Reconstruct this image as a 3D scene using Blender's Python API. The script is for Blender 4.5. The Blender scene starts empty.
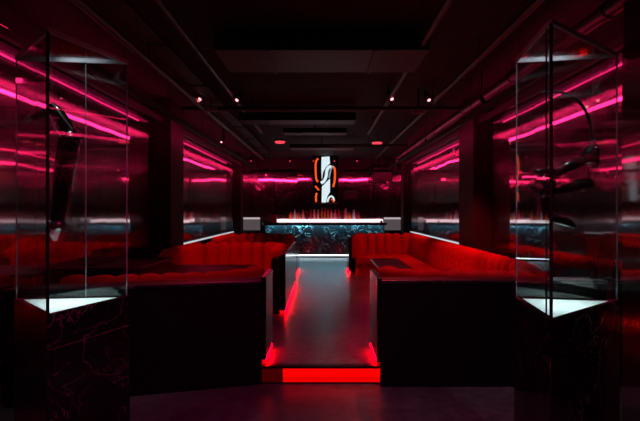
import bpy, bmesh, math, random
from mathutils import Vector, Matrix, noise
random.seed(7)
PI = math.pi
S = bpy.context.scene
COL = S.collection
F, CX, CY, H = 427.0, 322.0, 210.0, 1.6      # camera: focal in px, vanishing point, eye height


def at(px, py, Y):
    return Vector(((px - CX) * Y / F, Y, H - (py - CY) * Y / F))


# ------------------------------------------------------------------ materials
def new_mat(name):
    m = bpy.data.materials.new(name)
    m.use_nodes = True
    nt = m.node_tree
    for n in list(nt.nodes):
        nt.nodes.remove(n)
    out = nt.nodes.new('ShaderNodeOutputMaterial')
    return m, nt, out


def principled(name, color, rough=.5, metal=0., spec=.5, coat=0., sheen=0., sheen_tint=(1, 1, 1), noise_scale=None, noise_amt=.0, bump=0., aniso=0., emis=None, estr=0.):
    m, nt, out = new_mat(name)
    p = nt.nodes.new('ShaderNodeBsdfPrincipled')
    p.inputs['Base Color'].default_value = (*color, 1)
    p.inputs['Roughness'].default_value = rough
    p.inputs['Metallic'].default_value = metal
    p.inputs['Specular IOR Level'].default_value = spec
    p.inputs['Coat Weight'].default_value = coat
    p.inputs['Coat Roughness'].default_value = .08
    p.inputs['Sheen Weight'].default_value = sheen
    p.inputs['Sheen Tint'].default_value = (*sheen_tint, 1)
    p.inputs['Anisotropic'].default_value = aniso
    if emis:
        p.inputs['Emission Color'].default_value = (*emis, 1)
        p.inputs['Emission Strength'].default_value = estr
    nt.links.new(p.outputs[0], out.inputs[0])
    if noise_scale:
        tc = nt.nodes.new('ShaderNodeTexCoord')
        nz = nt.nodes.new('ShaderNodeTexNoise')
        nz.inputs['Scale'].default_value = noise_scale
        nz.inputs['Detail'].default_value = 6
        nt.links.new(tc.outputs['Object'], nz.inputs['Vector'])
        mx = nt.nodes.new('ShaderNodeMix')
        mx.data_type = 'RGBA'
        mx.inputs[6].default_value = (*[c * (1 - noise_amt) for c in color], 1)
        mx.inputs[7].default_value = (*[min(1, c * (1 + noise_amt)) for c in color], 1)
        nt.links.new(nz.outputs[0], mx.inputs[0])
        nt.links.new(mx.outputs[2], p.inputs['Base Color'])
        if bump:
            b = nt.nodes.new('ShaderNodeBump')
            b.inputs['Strength'].default_value = bump
            b.inputs['Distance'].default_value = .01
            nt.links.new(nz.outputs[0], b.inputs['Height'])
            nt.links.new(b.outputs[0], p.inputs['Normal'])
    return m


def emitter(name, color, strength):
    m, nt, out = new_mat(name)
    e = nt.nodes.new('ShaderNodeEmission')
    e.inputs[0].default_value = (*color, 1)
    e.inputs[1].default_value = strength
    nt.links.new(e.outputs[0], out.inputs[0])
    return m


def steel_mat(name, color=(.55, .48, .50)):
    """brushed stainless: a sharp polished lobe and a soft one drawn out up and down by the horizontal brushing"""
    m, nt, out = new_mat(name)
    tc = nt.nodes.new('ShaderNodeTexCoord')
    mp = nt.nodes.new('ShaderNodeMapping')
    mp.inputs['Scale'].default_value = (.35, .35, 45)
    nz = nt.nodes.new('ShaderNodeTexNoise')
    nz.inputs['Scale'].default_value = 6
    nz.inputs['Detail'].default_value = 4
    nt.links.new(tc.outputs['Object'], mp.inputs[0])
    nt.links.new(mp.outputs[0], nz.inputs['Vector'])
    tg = nt.nodes.new('ShaderNodeTangent')
    tg.direction_type = 'RADIAL'; tg.axis = 'Z'
    sh = []
    for rough, an, dark in ((.04, 0., 1.), (.24, .80, .95)):
        g = nt.nodes.new('ShaderNodeBsdfAnisotropic')
        g.inputs['Color'].default_value = (*[c * dark for c in color], 1)
        r = nt.nodes.new('ShaderNodeMapRange')
        r.inputs['To Min'].default_value = rough * .75
        r.inputs['To Max'].default_value = rough * 1.25
        nt.links.new(nz.outputs[0], r.inputs['Value'])
        nt.links.new(r.outputs[0], g.inputs['Roughness'])
        g.inputs['Anisotropy'].default_value = an
        g.inputs['Rotation'].default_value = .25 if an else 0
        nt.links.new(tg.outputs[0], g.inputs['Tangent'])
        sh.append(g)
    mx = nt.nodes.new('ShaderNodeMixShader'); mx.inputs[0].default_value = .36
    nt.links.new(sh[0].outputs[0], mx.inputs[1]); nt.links.new(sh[1].outputs[0], mx.inputs[2])
    nt.links.new(mx.outputs[0], out.inputs[0])
    return m


def marble_mat(name, base, vein, scale, rough=.12, width=.035, amount=1., seed=0.):
    m, nt, out = new_mat(name)
    p = nt.nodes.new('ShaderNodeBsdfPrincipled')
    p.inputs['Roughness'].default_value = rough
    p.inputs['Specular IOR Level'].default_value = .5
    tc = nt.nodes.new('ShaderNodeTexCoord')
    mp = nt.nodes.new('ShaderNodeMapping')
    mp.inputs['Location'].default_value = (seed, seed * 1.7, seed * .6)
    nt.links.new(tc.outputs['Object'], mp.inputs[0])
    val = None
    for k, (sc, w) in enumerate(((scale, width), (scale * 2.3, width * .6))):
        nz = nt.nodes.new('ShaderNodeTexNoise')
        nz.inputs['Scale'].default_value = sc
        nz.inputs['Detail'].default_value = 5
        nz.inputs['Roughness'].default_value = .55
        nz.inputs['Distortion'].default_value = 1.2
        nt.links.new(mp.outputs[0], nz.inputs['Vector'])
        s = nt.nodes.new('ShaderNodeMath'); s.operation = 'SUBTRACT'
        s.inputs[1].default_value = .5
        nt.links.new(nz.outputs[0], s.inputs[0])
        a = nt.nodes.new('ShaderNodeMath'); a.operation = 'ABSOLUTE'
        nt.links.new(s.outputs[0], a.inputs[0])
        r = nt.nodes.new('ShaderNodeMapRange')
        r.inputs['From Min'].default_value = 0
        r.inputs['From Max'].default_value = w
        r.inputs['To Min'].default_value = 1
        r.inputs['To Max'].default_value = 0
        nt.links.new(a.outputs[0], r.inputs['Value'])
        msk = nt.nodes.new('ShaderNodeTexNoise')
        msk.inputs['Scale'].default_value = sc * .9
        msk.inputs['Detail'].default_value = 2
        mp2 = nt.nodes.new('ShaderNodeMapping')
        mp2.inputs['Location'].default_value = (5.1 + k, 2.2 + seed, 7.7)
        nt.links.new(tc.outputs['Object'], mp2.inputs[0])
        nt.links.new(mp2.outputs[0], msk.inputs['Vector'])
        mr = nt.nodes.new('ShaderNodeMapRange')
        mr.inputs['From Min'].default_value = .42
        mr.inputs['From Max'].default_value = .68
        nt.links.new(msk.outputs[0], mr.inputs['Value'])
        mu = nt.nodes.new('ShaderNodeMath'); mu.operation = 'MULTIPLY'
        nt.links.new(r.outputs[0], mu.inputs[0]); nt.links.new(mr.outputs[0], mu.inputs[1])
        if val is None:
            val = mu
        else:
            mx = nt.nodes.new('ShaderNodeMath'); mx.operation = 'MAXIMUM'
            nt.links.new(val.outputs[0], mx.inputs[0]); nt.links.new(mu.outputs[0], mx.inputs[1])
            val = mx
    am = nt.nodes.new('ShaderNodeMath'); am.operation = 'MULTIPLY'; am.inputs[1].default_value = amount
    nt.links.new(val.outputs[0], am.inputs[0])
    c = nt.nodes.new('ShaderNodeMix'); c.data_type = 'RGBA'
    c.inputs[6].default_value = (*base, 1); c.inputs[7].default_value = (*vein, 1)
    nt.links.new(am.outputs[0], c.inputs[0])
    nt.links.new(c.outputs[2], p.inputs['Base Color'])
    nt.links.new(p.outputs[0], out.inputs[0])
    return m


def glass_mat(name, tint=(.96, .98, .98), ior=1.5):
    m, nt, out = new_mat(name)
    t = nt.nodes.new('ShaderNodeBsdfTransparent'); t.inputs[0].default_value = (*tint, 1)
    g = nt.nodes.new('ShaderNodeBsdfGlossy'); g.inputs['Roughness'].default_value = .0
    lw = nt.nodes.new('ShaderNodeLayerWeight'); lw.inputs[0].default_value = .5
    pw = nt.nodes.new('ShaderNodeMath'); pw.operation = 'POWER'; pw.inputs[1].default_value = 5
    nt.links.new(lw.outputs['Facing'], pw.inputs[0])
    f = nt.nodes.new('ShaderNodeMapRange')
    f.inputs['To Min'].default_value = ((ior - 1) / (ior + 1)) ** 2
    f.inputs['To Max'].default_value = .9
    nt.links.new(pw.outputs[0], f.inputs['Value'])
    mx = nt.nodes.new('ShaderNodeMixShader')
    nt.links.new(f.outputs[0], mx.inputs[0]); nt.links.new(t.outputs[0], mx.inputs[1]); nt.links.new(g.outputs[0], mx.inputs[2])
    nt.links.new(mx.outputs[0], out.inputs[0])
    return m


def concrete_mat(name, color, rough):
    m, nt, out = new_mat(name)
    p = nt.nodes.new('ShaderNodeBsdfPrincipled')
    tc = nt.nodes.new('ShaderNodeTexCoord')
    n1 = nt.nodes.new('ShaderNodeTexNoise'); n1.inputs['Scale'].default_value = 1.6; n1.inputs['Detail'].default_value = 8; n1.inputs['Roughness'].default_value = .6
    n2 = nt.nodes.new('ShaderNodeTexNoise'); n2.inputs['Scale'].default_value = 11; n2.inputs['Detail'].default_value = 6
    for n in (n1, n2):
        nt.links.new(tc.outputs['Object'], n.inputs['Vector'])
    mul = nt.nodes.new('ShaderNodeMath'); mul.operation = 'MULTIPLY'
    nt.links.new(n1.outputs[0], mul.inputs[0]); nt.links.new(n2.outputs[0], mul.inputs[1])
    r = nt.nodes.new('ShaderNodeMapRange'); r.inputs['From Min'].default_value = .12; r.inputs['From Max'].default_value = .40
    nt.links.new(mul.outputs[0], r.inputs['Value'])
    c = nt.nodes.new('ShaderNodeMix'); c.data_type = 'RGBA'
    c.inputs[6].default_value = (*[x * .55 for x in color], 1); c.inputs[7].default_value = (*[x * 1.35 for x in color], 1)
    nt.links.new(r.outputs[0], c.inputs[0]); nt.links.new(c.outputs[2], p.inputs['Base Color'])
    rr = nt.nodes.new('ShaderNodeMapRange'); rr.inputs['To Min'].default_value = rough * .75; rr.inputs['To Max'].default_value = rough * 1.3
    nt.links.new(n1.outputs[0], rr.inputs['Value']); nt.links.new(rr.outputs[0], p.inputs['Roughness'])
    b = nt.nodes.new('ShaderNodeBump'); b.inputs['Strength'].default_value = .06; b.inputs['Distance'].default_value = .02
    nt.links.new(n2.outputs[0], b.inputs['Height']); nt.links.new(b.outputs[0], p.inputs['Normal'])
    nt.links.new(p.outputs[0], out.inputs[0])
    return m


M = {}
M['steel'] = steel_mat('brushed_steel')
M['dark_wall'] = principled('dark_wall_paint', (.012, .008, .010), .6, noise_scale=4, noise_amt=.3)
M['column'] = principled('column_cladding', (.016, .008, .011), .65, spec=.15, noise_scale=3, noise_amt=.2)
M['ceiling'] = principled('ceiling_black_paint', (.006, .005, .0055), .8, noise_scale=2.5, noise_amt=.5)
M['duct'] = principled('duct_sheet_metal', (.026, .020, .022), .5, metal=.3, noise_scale=5, noise_amt=.25)
M['pipe'] = principled('painted_pipe', (.035, .026, .028), .42, noise_scale=6, noise_amt=.3)
M['lacquer'] = principled('black_gloss_lacquer', (.0035, .003, .0035), .16, spec=.5, noise_scale=3, noise_amt=.2)
M['matt_black'] = principled('black_matt_laminate', (.004, .003, .0035), .45, spec=.25, noise_scale=8, noise_amt=.3)
M['table'] = principled('dark_table_veneer', (.016, .007, .009), .36, noise_scale=7, noise_amt=.35)
M['ledge'] = marble_mat('ledge_marble', (.012, .008, .010), (.14, .09, .11), 5, rough=.38, width=.03, amount=.8, seed=3.)
M['velvet'] = principled('red_velvet', (.34, .004, .008), .8, spec=.12, sheen=.12, sheen_tint=(1, .10, .10), noise_scale=60, noise_amt=.22, bump=.05)
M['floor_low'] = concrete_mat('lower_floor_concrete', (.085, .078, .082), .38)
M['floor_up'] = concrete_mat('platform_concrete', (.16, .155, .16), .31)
M['nosing'] = principled('step_nosing_metal', (.02, .018, .02), .3, metal=.6, noise_scale=10, noise_amt=.2)
M['marble'] = marble_mat('bar_marble', (.010, .011, .013), (.60, .62, .64), 1.25, rough=.16, width=.018, amount=.9)
M['plinth'] = marble_mat('plinth_marble', (.006, .005, .006), (.30, .25, .28), 1.5, rough=.10, width=.011, amount=.6, seed=1.3)
M['white_top'] = principled('white_acrylic', (.80, .84, .84), .32, noise_scale=9, noise_amt=.03)
m_, nt_, out_ = new_mat('opal_acrylic')
tr_ = nt_.nodes.new('ShaderNodeBsdfTranslucent'); tr_.inputs[0].default_value = (.9, .95, .95, 1)
gl_ = nt_.nodes.new('ShaderNodeBsdfGlossy'); gl_.inputs['Roughness'].default_value = .15
mx_ = nt_.nodes.new('ShaderNodeMixShader'); mx_.inputs[0].default_value = .04
nt_.links.new(tr_.outputs[0], mx_.inputs[1]); nt_.links.new(gl_.outputs[0], mx_.inputs[2]); nt_.links.new(mx_.outputs[0], out_.inputs[0])
M['opal'] = m_
M['glass'] = glass_mat('clear_glass')
M['top_glass'] = glass_mat('canopy_glass', (.72, .74, .76), 1.7)
M['rail'] = principled('frosted_top_rail', (.62, .60, .62), .45, noise_scale=12, noise_amt=.1)
M['edge'] = principled('polished_glass_edge', (.30, .34, .35), .22, metal=.35, noise_scale=12, noise_amt=.1)
M['joint'] = principled('dark_corner_joint', (.02, .02, .024), .25, metal=.5, noise_scale=12, noise_amt=.1)
M['robot'] = principled('black_gloss_shell', (.006, .005, .006), .16, coat=.6, noise_scale=14, noise_amt=.2)
M['robot_joint'] = principled('graphite_joint_metal', (.10, .095, .10), .28, metal=.9, noise_scale=14, noise_amt=.2)
M['tip'] = principled('pale_tip_plastic', (.55, .55, .56), .35, noise_scale=14, noise_amt=.1)
M['cable'] = principled('black_rubber', (.010, .009, .010), .4, noise_scale=20, noise_amt=.2)
M['wire'] = principled('steel_wire', (.18, .16, .17), .35, metal=.8, noise_scale=20, noise_amt=.1)
M['counter'] = principled('black_stone_counter', (.006, .005, .006), .22, noise_scale=9, noise_amt=.4)
M['pink_led'] = emitter('magenta_led', (1., .018, .14), 16)
M['pink_led_dim'] = emitter('magenta_led_dim', (1., .02, .18), 3.6)
M['cove_led'] = emitter('cove_led', (1., .016, .12), 5.)
M['cove_dim'] = emitter('cove_led_dim', (1., .016, .12), 1.8)
M['streak_glow'] = emitter('reflected_streak_glow', (.80, .86, .92), .75)  # emission for the stand-in white reflection on the side walls
M['pink_led_hot'] = emitter('pink_led', (1., .02, .13), 26)
M['red_led'] = emitter('red_led_riser', (1., .0, .0), 1.5)
M['red_led_low'] = emitter('red_led_riser_lower', (1., .0, .0), .85)
M['riser_end_glow'] = emitter('riser_end_painted_glow', (1., .0, .0), .05)  # painted glow of the unlit riser end
M['red_strip'] = emitter('red_led_strip', (1., .0, .003), 50)
M['cyan_led'] = emitter('cyan_led', (.22, .80, 1.), 105)
M['white_led'] = emitter('cool_white_led', (.80, .92, 1.), 4.5)
M['shelf_led'] = emitter('white_shelf_light', (1., .80, .86), 1.8)
M['shelf_top'] = emitter('lit_shelf_acrylic', (1., .62, .70), 1.5)
M['patch_glow'] = emitter('added_patch_glow', (.85, .66, .72), .10)  # glow of the panels added beside the bar
M['patch_strip_glow'] = emitter('added_patch_strip_glow', (.95, .78, .84), .5)
M['lens'] = emitter('warm_pink_lens', (1., .22, .25), 5)
M['dot'] = emitter('small_red_lens', (1., .05, .08), 1.4)
M['housing'] = principled('spotlight_housing', (.012, .010, .011), .45, noise_scale=15, noise_amt=.2)
M['screen'] = principled('screen_glass_black', (.004, .004, .005), .12, noise_scale=9, noise_amt=.1)
M['scr_white'] = emitter('screen_white', (.74, .90, .95), .95)
M['scr_grey'] = emitter('screen_grey', (.30, .38, .42), .8)
M['scr_orange'] = emitter('screen_orange', (1., .10, .012), 1.0)
M['red_box'] = principled('red_lacquer_box', (.22, .01, .02), .35, noise_scale=10, noise_amt=.2)
M['grey_box'] = principled('grey_plastic_box', (.22, .20, .21), .5, noise_scale=10, noise_amt=.1)


# ------------------------------------------------------------------ mesh helpers
def link(name, bm, mat, parent=None, smooth=False, bevel=0., recalc=True):
    if recalc:
        bmesh.ops.recalc_face_normals(bm, faces=bm.faces[:])
    me = bpy.data.meshes.new(name)
    bm.to_mesh(me); bm.free()
    o = bpy.data.objects.new(name, me)
    COL.objects.link(o)
    me.materials.append(mat)
    if smooth:
        for p in me.polygons:
            p.use_smooth = True
        try:
            me.set_sharp_from_angle(angle=math.radians(42))
        except Exception:
            pass
    if bevel:
        b = o.modifiers.new('bevel', 'BEVEL'); b.width = bevel; b.segments = 2; b.limit_method = 'ANGLE'
    if parent is not None:
        o.parent = parent
        o.matrix_parent_inverse = Matrix.Translation(-Vector(parent.location)) if parent.rotation_euler.z == 0 else parent.matrix_basis.inverted()
    return o


def bx(bm, x0, x1, y0, y1, z0, z1):
    vs = [bm.verts.new((x, y, z)) for z in (z0, z1) for y in (y0, y1) for x in (x0, x1)]
    for f in ((0, 2, 3, 1), (4, 5, 7, 6), (0, 1, 5, 4), (2, 6, 7, 3), (0, 4, 6, 2), (1, 3, 7, 5)):
        bm.faces.new([vs[i] for i in f])
    return vs


def box(name, x0, x1, y0, y1, z0, z1, mat, parent=None, bevel=0.):
    bm = bmesh.new(); bx(bm, x0, x1, y0, y1, z0, z1)
    return link(name, bm, mat, parent, bevel=bevel)


def prism(bm, pts, z0, z1):
    lo = [bm.verts.new((p[0], p[1], z0)) for p in pts]
    hi = [bm.verts.new((p[0], p[1], z1)) for p in pts]
    n = len(pts)
    bm.faces.new(lo[::-1]); bm.faces.new(hi)
    for i in range(n):
        bm.faces.new((lo[i], lo[(i + 1) % n], hi[(i + 1) % n], hi[i]))


def tube(bm, pts, radii, seg=14, caps=True, squash=None):
    pts = [Vector(p) for p in pts]
    if not isinstance(radii, (list, tuple)):
        radii = [radii] * len(pts)
    rings = []
    ref = None
    for i, p in enumerate(pts):
        a = pts[max(i - 1, 0)]; b = pts[min(i + 1, len(pts) - 1)]
        t = (b - a).normalized()
        if ref is None:
            ref = Vector((0, 0, 1)) if abs(t.z) < .9 else Vector((0, 1, 0))
        u = t.cross(ref)
        if u.length < 1e-5:
            u = t.cross(Vector((1, 0, 0)))
        u.normalize(); v = u.cross(t).normalized(); ref = v
        sq = squash[i] if squash else 1.
        rings.append([bm.verts.new(p + radii[i] * (math.cos(2 * PI * k / seg) * u + sq * math.sin(2 * PI * k / seg) * v)) for k in range(seg)])
    for r0, r1 in zip(rings, rings[1:]):
        for k in range(seg):
            bm.faces.new((r0[k], r0[(k + 1) % seg], r1[(k + 1) % seg], r1[k]))
    if caps:
        bm.faces.new(rings[0][::-1]); bm.faces.new(rings[-1])


def smooth_path(pts, n=8):
    """Catmull-Rom through points, with radii as optional 4th number"""
    out = []
    P = [pts[0]] + list(pts) + [pts[-1]]
    for i in range(1, len(P) - 2):
        for k in range(n):
            t = k / n
            out.append(tuple(.5 * ((2 * P[i][j]) + (-P[i - 1][j] + P[i + 1][j]) * t + (2 * P[i - 1][j] - 5 * P[i][j] + 4 * P[i + 1][j] - P[i + 2][j]) * t * t + (-P[i - 1][j] + 3 * P[i][j] - 3 * P[i + 1][j] + P[i + 2][j]) * t ** 3) for j in range(len(pts[0]))))
    out.append(tuple(pts[-1]))
    return out


def limb(bm, pts4, seg=16, n=8):
    sp = smooth_path(pts4, n)
    tube(bm, [q[:3] for q in sp], [max(q[3], .002) for q in sp], seg)


def ball(bm, c, r, sc=(1, 1, 1), seg=16):
    g = bmesh.ops.create_uvsphere(bm, u_segments=seg, v_segments=seg // 2 + 2, radius=r)
    for v in g['verts']:
        v.co = Vector((v.co.x * sc[0], v.co.y * sc[1], v.co.z * sc[2])) + Vector(c)


def cyl(bm, a, b, r, seg=16):
    tube(bm, [a, b], r, seg)


def lathe(bm, prof, c, seg=14):
    rings = []
    for r, z in prof:
        rings.append([bm.verts.new((c[0] + r * math.cos(2 * PI * k / seg), c[1] + r * math.sin(2 * PI * k / seg), c[2] + z)) for k in range(seg)])
    for r0, r1 in zip(rings, rings[1:]):
        for k in range(seg):
            bm.faces.new((r0[k], r0[(k + 1) % seg], r1[(k + 1) % seg], r1[k]))
    bm.faces.new(rings[0][::-1]); bm.faces.new(rings[-1])


def tag(o, label, cat, group=None):
    o['label'] = label; o['category'] = cat
    if group:
        o['group'] = group
    return o


def thing(name, loc, label, cat, group=None):
    o = bpy.data.objects.new(name, None)
    o.location = loc
    o.empty_display_size = .1
    COL.objects.link(o)
    return tag(o, label, cat, group)


def struct(o):
    o['kind'] = 'structure'
    return o


# ------------------------------------------------------------------ room
XW, YB, ZC, PZ = 2.62, 14.0, 3.3, .16
Y0 = -2.2
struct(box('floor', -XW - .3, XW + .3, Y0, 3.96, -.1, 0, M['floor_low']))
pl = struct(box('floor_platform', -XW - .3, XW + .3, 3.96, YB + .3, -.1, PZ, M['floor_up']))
struct(box('ceiling', -XW - .4, XW + .4, Y0, YB + .4, ZC, ZC + .1, M['ceiling']))
wl = struct(box('wall_left', -XW - .2, -XW - .02, Y0, YB + .2, 0, ZC, M['dark_wall']))
wr = struct(box('wall_right', XW + .02, XW + .2, Y0, YB + .2, 0, ZC, M['dark_wall']))
wb = struct(box('wall_back', -XW - .2, XW + .2, YB + .02, YB + .2, 0, ZC, M['dark_wall']))
struct(box('wall_front', -XW - .2, XW + .2, Y0 - .1, Y0, 0, ZC, M['dark_wall']))


def steel_panel(parent, a, b, z0, z1, nrm, seed, wav=1.7):
    """one slightly bowed sheet, a->b horizontal run, nrm towards the room"""
    a, b, nrm = Vector(a), Vector(b), Vector(nrm)
    L = (b - a).length
    nu, nv = max(6, int(L / .07)), 30
    rnd = random.Random(seed)
    tilt_u, tilt_v = rnd.uniform(-.0010, .0010), rnd.uniform(-.0010, .0010)
    bow = rnd.uniform(.001, .0032)
    bm = bmesh.new()
    g = []
    for i in range(nu + 1):
        row = []
        for j in range(nv + 1):
            u, v = i / nu, j / nv
            p = a + (b - a) * u
            z = z0 + (z1 - z0) * v
            d = bow * math.sin(PI * u) * (.55 + .45 * math.sin(PI * v)) + tilt_u * (u - .5) * L + tilt_v * (v - .5) * (z1 - z0)
            d += wav * .0026 * noise.noise(Vector((u * L * .9 + seed * 3.7, z * .75, seed * 1.3)))
            d += wav * .0008 * noise.noise(Vector((u * L * 2.6 + seed * 2.1, z * 1.5, seed * .7 + 9)))
            row.append(bm.verts.new(p + nrm * d + Vector((0, 0, z))))
        g.append(row)
    for i in range(nu):
        for j in range(nv):
            f = bm.faces.new((g[i][j], g[i + 1][j], g[i + 1][j + 1], g[i][j + 1]))
    bm.normal_update(); bm.faces.ensure_lookup_table()
    if bm.faces[0].normal.dot(nrm) < 0:
        bmesh.ops.reverse_faces(bm, faces=bm.faces[:])
    o = link('steel_panel', bm, M['steel'], parent, recalc=False)
    for p in o.data.polygons:
        p.use_smooth = True
    return o


sd = 1
ZP = 2.98
for side, wall in ((-1, wl), (1, wr)):
    for (ya, yb, n) in ((.1, 6.55 if side > 0 else 6.45, 5), (7.3 if side > 0 else 7.1, 12.55, 4), (13.02, 13.98, 1)):
        w = (yb - ya) / n
        for k in range(n):
            sd += 1
            steel_panel(wall, (side * XW, ya + k * w + .003, 0), (side * XW, ya + (k + 1) * w - .003, 0), .0, ZP, (-side, 0, 0), sd)
for (xa, xb) in ((-2.6, -1.58), (-1.575, -.80), (-.795, -.0), (.005, .82), (.825, 1.80), (1.805, 2.6)):
    sd += 1
    steel_panel(wb, (xa, YB, 0), (xb, YB, 0), PZ, 2.86, (0, -1, 0), sd, 3.4)

# columns
for nm, x0, x1, ya, yb in (('column', -XW - .02, -2.30, 6.5, 7.1), ('column', 2.34, XW + .02, 6.6, 7.3), ('column', -XW - .02, -2.40, 12.6, 13.0), ('column', 2.40, XW + .02, 12.6, 13.0)):
    struct(box(nm, x0, x1, ya, yb, 0, ZC, M['column'], bevel=.006))
# steel-clad pilaster at the near right edge
pil = struct(box('column', 2.14, XW + .02, 1.9, 3.03, 0, ZC, M['column']))
steel_panel(pil, (2.13, 1.92, 0), (2.13, 3.03, 0), 0, 2.75, (-1, 0, 0), 77)

# step: nosing and glowing riser
struct(box('trim_nosing', -.60, .60, 3.925, 3.99, PZ - .020, PZ + .004, M['nosing'], bevel=.004))
rt = thing('lit_step_riser', (-.02, 3.95, 0), 'glowing red light panel filling the step riser between the two booths', 'light panel')
box('diffuser_panel', -.36, .545, 3.940, 3.956, .068, PZ - .020, M['red_led'], rt)
box('diffuser_panel', -.36, .545, 3.940, 3.956, .012, .064, M['red_led_low'], rt)
box('base_rail', -.56, .555, 3.936, 3.956, .0, .012, M['nosing'], rt)
box('end_panel', -.56, -.362, 3.942, 3.956, .012, PZ - .020, M['riser_end_glow'], rt)  # unlit end; faint emission paints in the red light it reflects


# ------------------------------------------------------------------ booths
def fillet(pts, r, n=7):
    out = []
    for i, p in enumerate(pts):
        p = Vector(p)
        if i in (0, len(pts) - 1):
            out.append(p); continue
        a, b = Vector(pts[i - 1]), Vector(pts[i + 1])
        da, db = (a - p), (b - p)
        rr = min(r, da.length * .45, db.length * .45)
        s, e = p + da.normalized() * rr, p + db.normalized() * rr
        for k in range(n + 1):
            t = k / n
            out.append((1 - t) ** 2 * s + 2 * t * (1 - t) * p + t * t * e)
    return out


def resample(pts, step):
    d = [0]
    for a, b in zip(pts, pts[1:]):
        d.append(d[-1] + (b - a).length)
    L = d[-1]; n = max(2, int(round(L / step)))
    out = []
    j = 0
    for i in range(n + 1):
        s = L * i / n
        while j < len(d) - 2 and d[j + 1] < s:
            j += 1
        t = (s - d[j]) / max(1e-9, d[j + 1] - d[j])
        out.append((pts[j].lerp(pts[j + 1], t), s))
    return out, L


def sweep(bm, path, prof, step=.02, channel=None, bulge=.0, amp=None, left=True, caps=True):
    """sweep profile (n toward the seat side, z) along a plan path; optional vertical channel tufting"""
    P, L = resample([Vector((p[0], p[1])) for p in path], step)
    if channel:
        nch = max(1, round(L / channel)); cw = L / nch
    rings = []
    for i, (p, s) in enumerate(P):
        a = P[max(i - 1, 0)][0]; b = P[min(i + 1, len(P) - 1)][0]
        t = (b - a).normalized()
        nr = Vector((-t.y, t.x)) if left else Vector((t.y, -t.x))
        e = 0.
        if channel:
            u = (s / cw) % 1.
            e = max(0, 1 - abs(2 * u - 1) ** 2.4) ** .6 - .6
        ring = []
        for k, (n, z) in enumerate(prof):
            k0, k1 = prof[max(k - 1, 0)], prof[min(k + 1, len(prof) - 1)]
            tx, tz = k1[0] - k0[0], k1[1] - k0[1]
            l = math.hypot(tx, tz) or 1
            ox, oz = tz / l, -tx / l      # outward when the profile climbs at the front and returns at the back
            w = (amp[k] if amp else 1.) * bulge * e
            q = p + nr * (n + ox * w)
            ring.append(bm.verts.new((q.x, q.y, z + oz * w)))
        rings.append(ring)
    m = len(prof)
    for r0, r1 in zip(rings, rings[1:]):
        for k in range(m - 1):
            bm.faces.new((r0[k], r0[k + 1], r1[k + 1], r1[k]))
        bm.faces.new((r0[m - 1], r0[0], r1[0], r1[m - 1]))
    if caps:
        bm.faces.new(rings[0]); bm.faces.new(rings[-1][::-1])


ZT = 1.03
SEAT = .57


def backrest(path, parent, left=True, th=.20, z0=.50, channel=.20, ztop=ZT, r=.22, bulge=.085):
    bm = bmesh.new()
    prof = [(.05, z0), (.035, z0 + .12), (.015, z0 + .25), (-.005, ztop - .14), (-.005, ztop - .07), (-.022, ztop - .025), (-.06, ztop - .004), (-.11, ztop), (-th + .03, ztop - .012), (-th, ztop - .05), (-th, z0)]
    amp = [.5, 1, 1, 1, 1, 1, .95, .8, .4, .1, 0]
    sweep(bm, fillet(path, r), prof, channel / 14, channel, bulge, amp, left)
    return link('backrest', bm, M['velvet'], parent, smooth=True)


def shell(path, parent, left=True, th=.20, z0=PZ, z1=.93, t=.03, r=.22, name='shell'):
    bm = bmesh.new()
    prof = [(-th - .002, z0), (-th - .002, z1), (-th - t, z1), (-th - t, z0)]
    sweep(bm, fillet(path, r), prof, .05, None, 0, None, left)
    return link(name, bm, M['lacquer'], parent)


def cushion(name, x0, x1, y0, y1, z0, z1, parent, mat='velvet', bevel=.045):
    bm = bmesh.new(); bx(bm, x0, x1, y0, y1, z0, z1)
    o = link(name, bm, M[mat], parent)
    b = o.modifiers.new('bevel', 'BEVEL'); b.width = bevel; b.segments = 4
    for p in o.data.polygons:
        p.use_smooth = True
    return o


def quad_prism(name, pts, z0, z1, mat, parent, bevel=0.):
    bm = bmesh.new(); prism(bm, pts, z0, z1)
    return link(name, bm, mat, parent, bevel=bevel)


# --- front partitions (black fronts facing the entrance)
pr = thing('booth_partition', (1.5, 3.92, 0), 'plain black half-height booth front right of the lit red step', 'booth partition', 'booth fronts')
box('front_panel', .53, 2.58, 3.86, 3.92, 0, .935, M['matt_black'], pr, bevel=.004)
box('cap_ledge', .53, 2.58, 3.85, 4.05, .935, .965, M['ledge'], pr, bevel=.006)
box('side_panel', .50, .545, 3.865, 4.46, PZ + .06, .985, M['lacquer'], pr, bevel=.006)
box('light_strip', .501, .512, 4.0, 4.44, PZ + .035, PZ + .055, M['red_strip'], pr)
box('base', .56, .60, 4.09, 4.44, PZ, PZ + .10, M['matt_black'], pr)
pL = thing('booth_partition', (-1.5, 3.75, 0), 'plain black half-height booth front left of the lit red step, slightly angled', 'booth partition', 'booth fronts')
ang = .235
def Lp(x, off=0.):
    return (x, 3.915 + (x + .555) * ang + off)
quad_prism('front_panel', [Lp(-2.58), Lp(-.555), Lp(-.555, .06), Lp(-2.58, .06)], 0, .925, M['matt_black'], pL, .004)
quad_prism('cap_ledge', [Lp(-2.58, -.012), Lp(-.555, -.012), Lp(-.555, .22), Lp(-2.58, .22)], .925, .955, M['ledge'], pL, .006)
box('side_panel', -.565, -.515, 3.925, 4.46, PZ + .06, .985, M['lacquer'], pL, bevel=.006)
box('light_strip', -.527, -.516, 4.0, 4.44, PZ + .035, PZ + .055, M['red_strip'], pL)
box('base', -.62, -.58, 4.09, 4.44, PZ, PZ + .10, M['matt_black'], pL)

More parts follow.
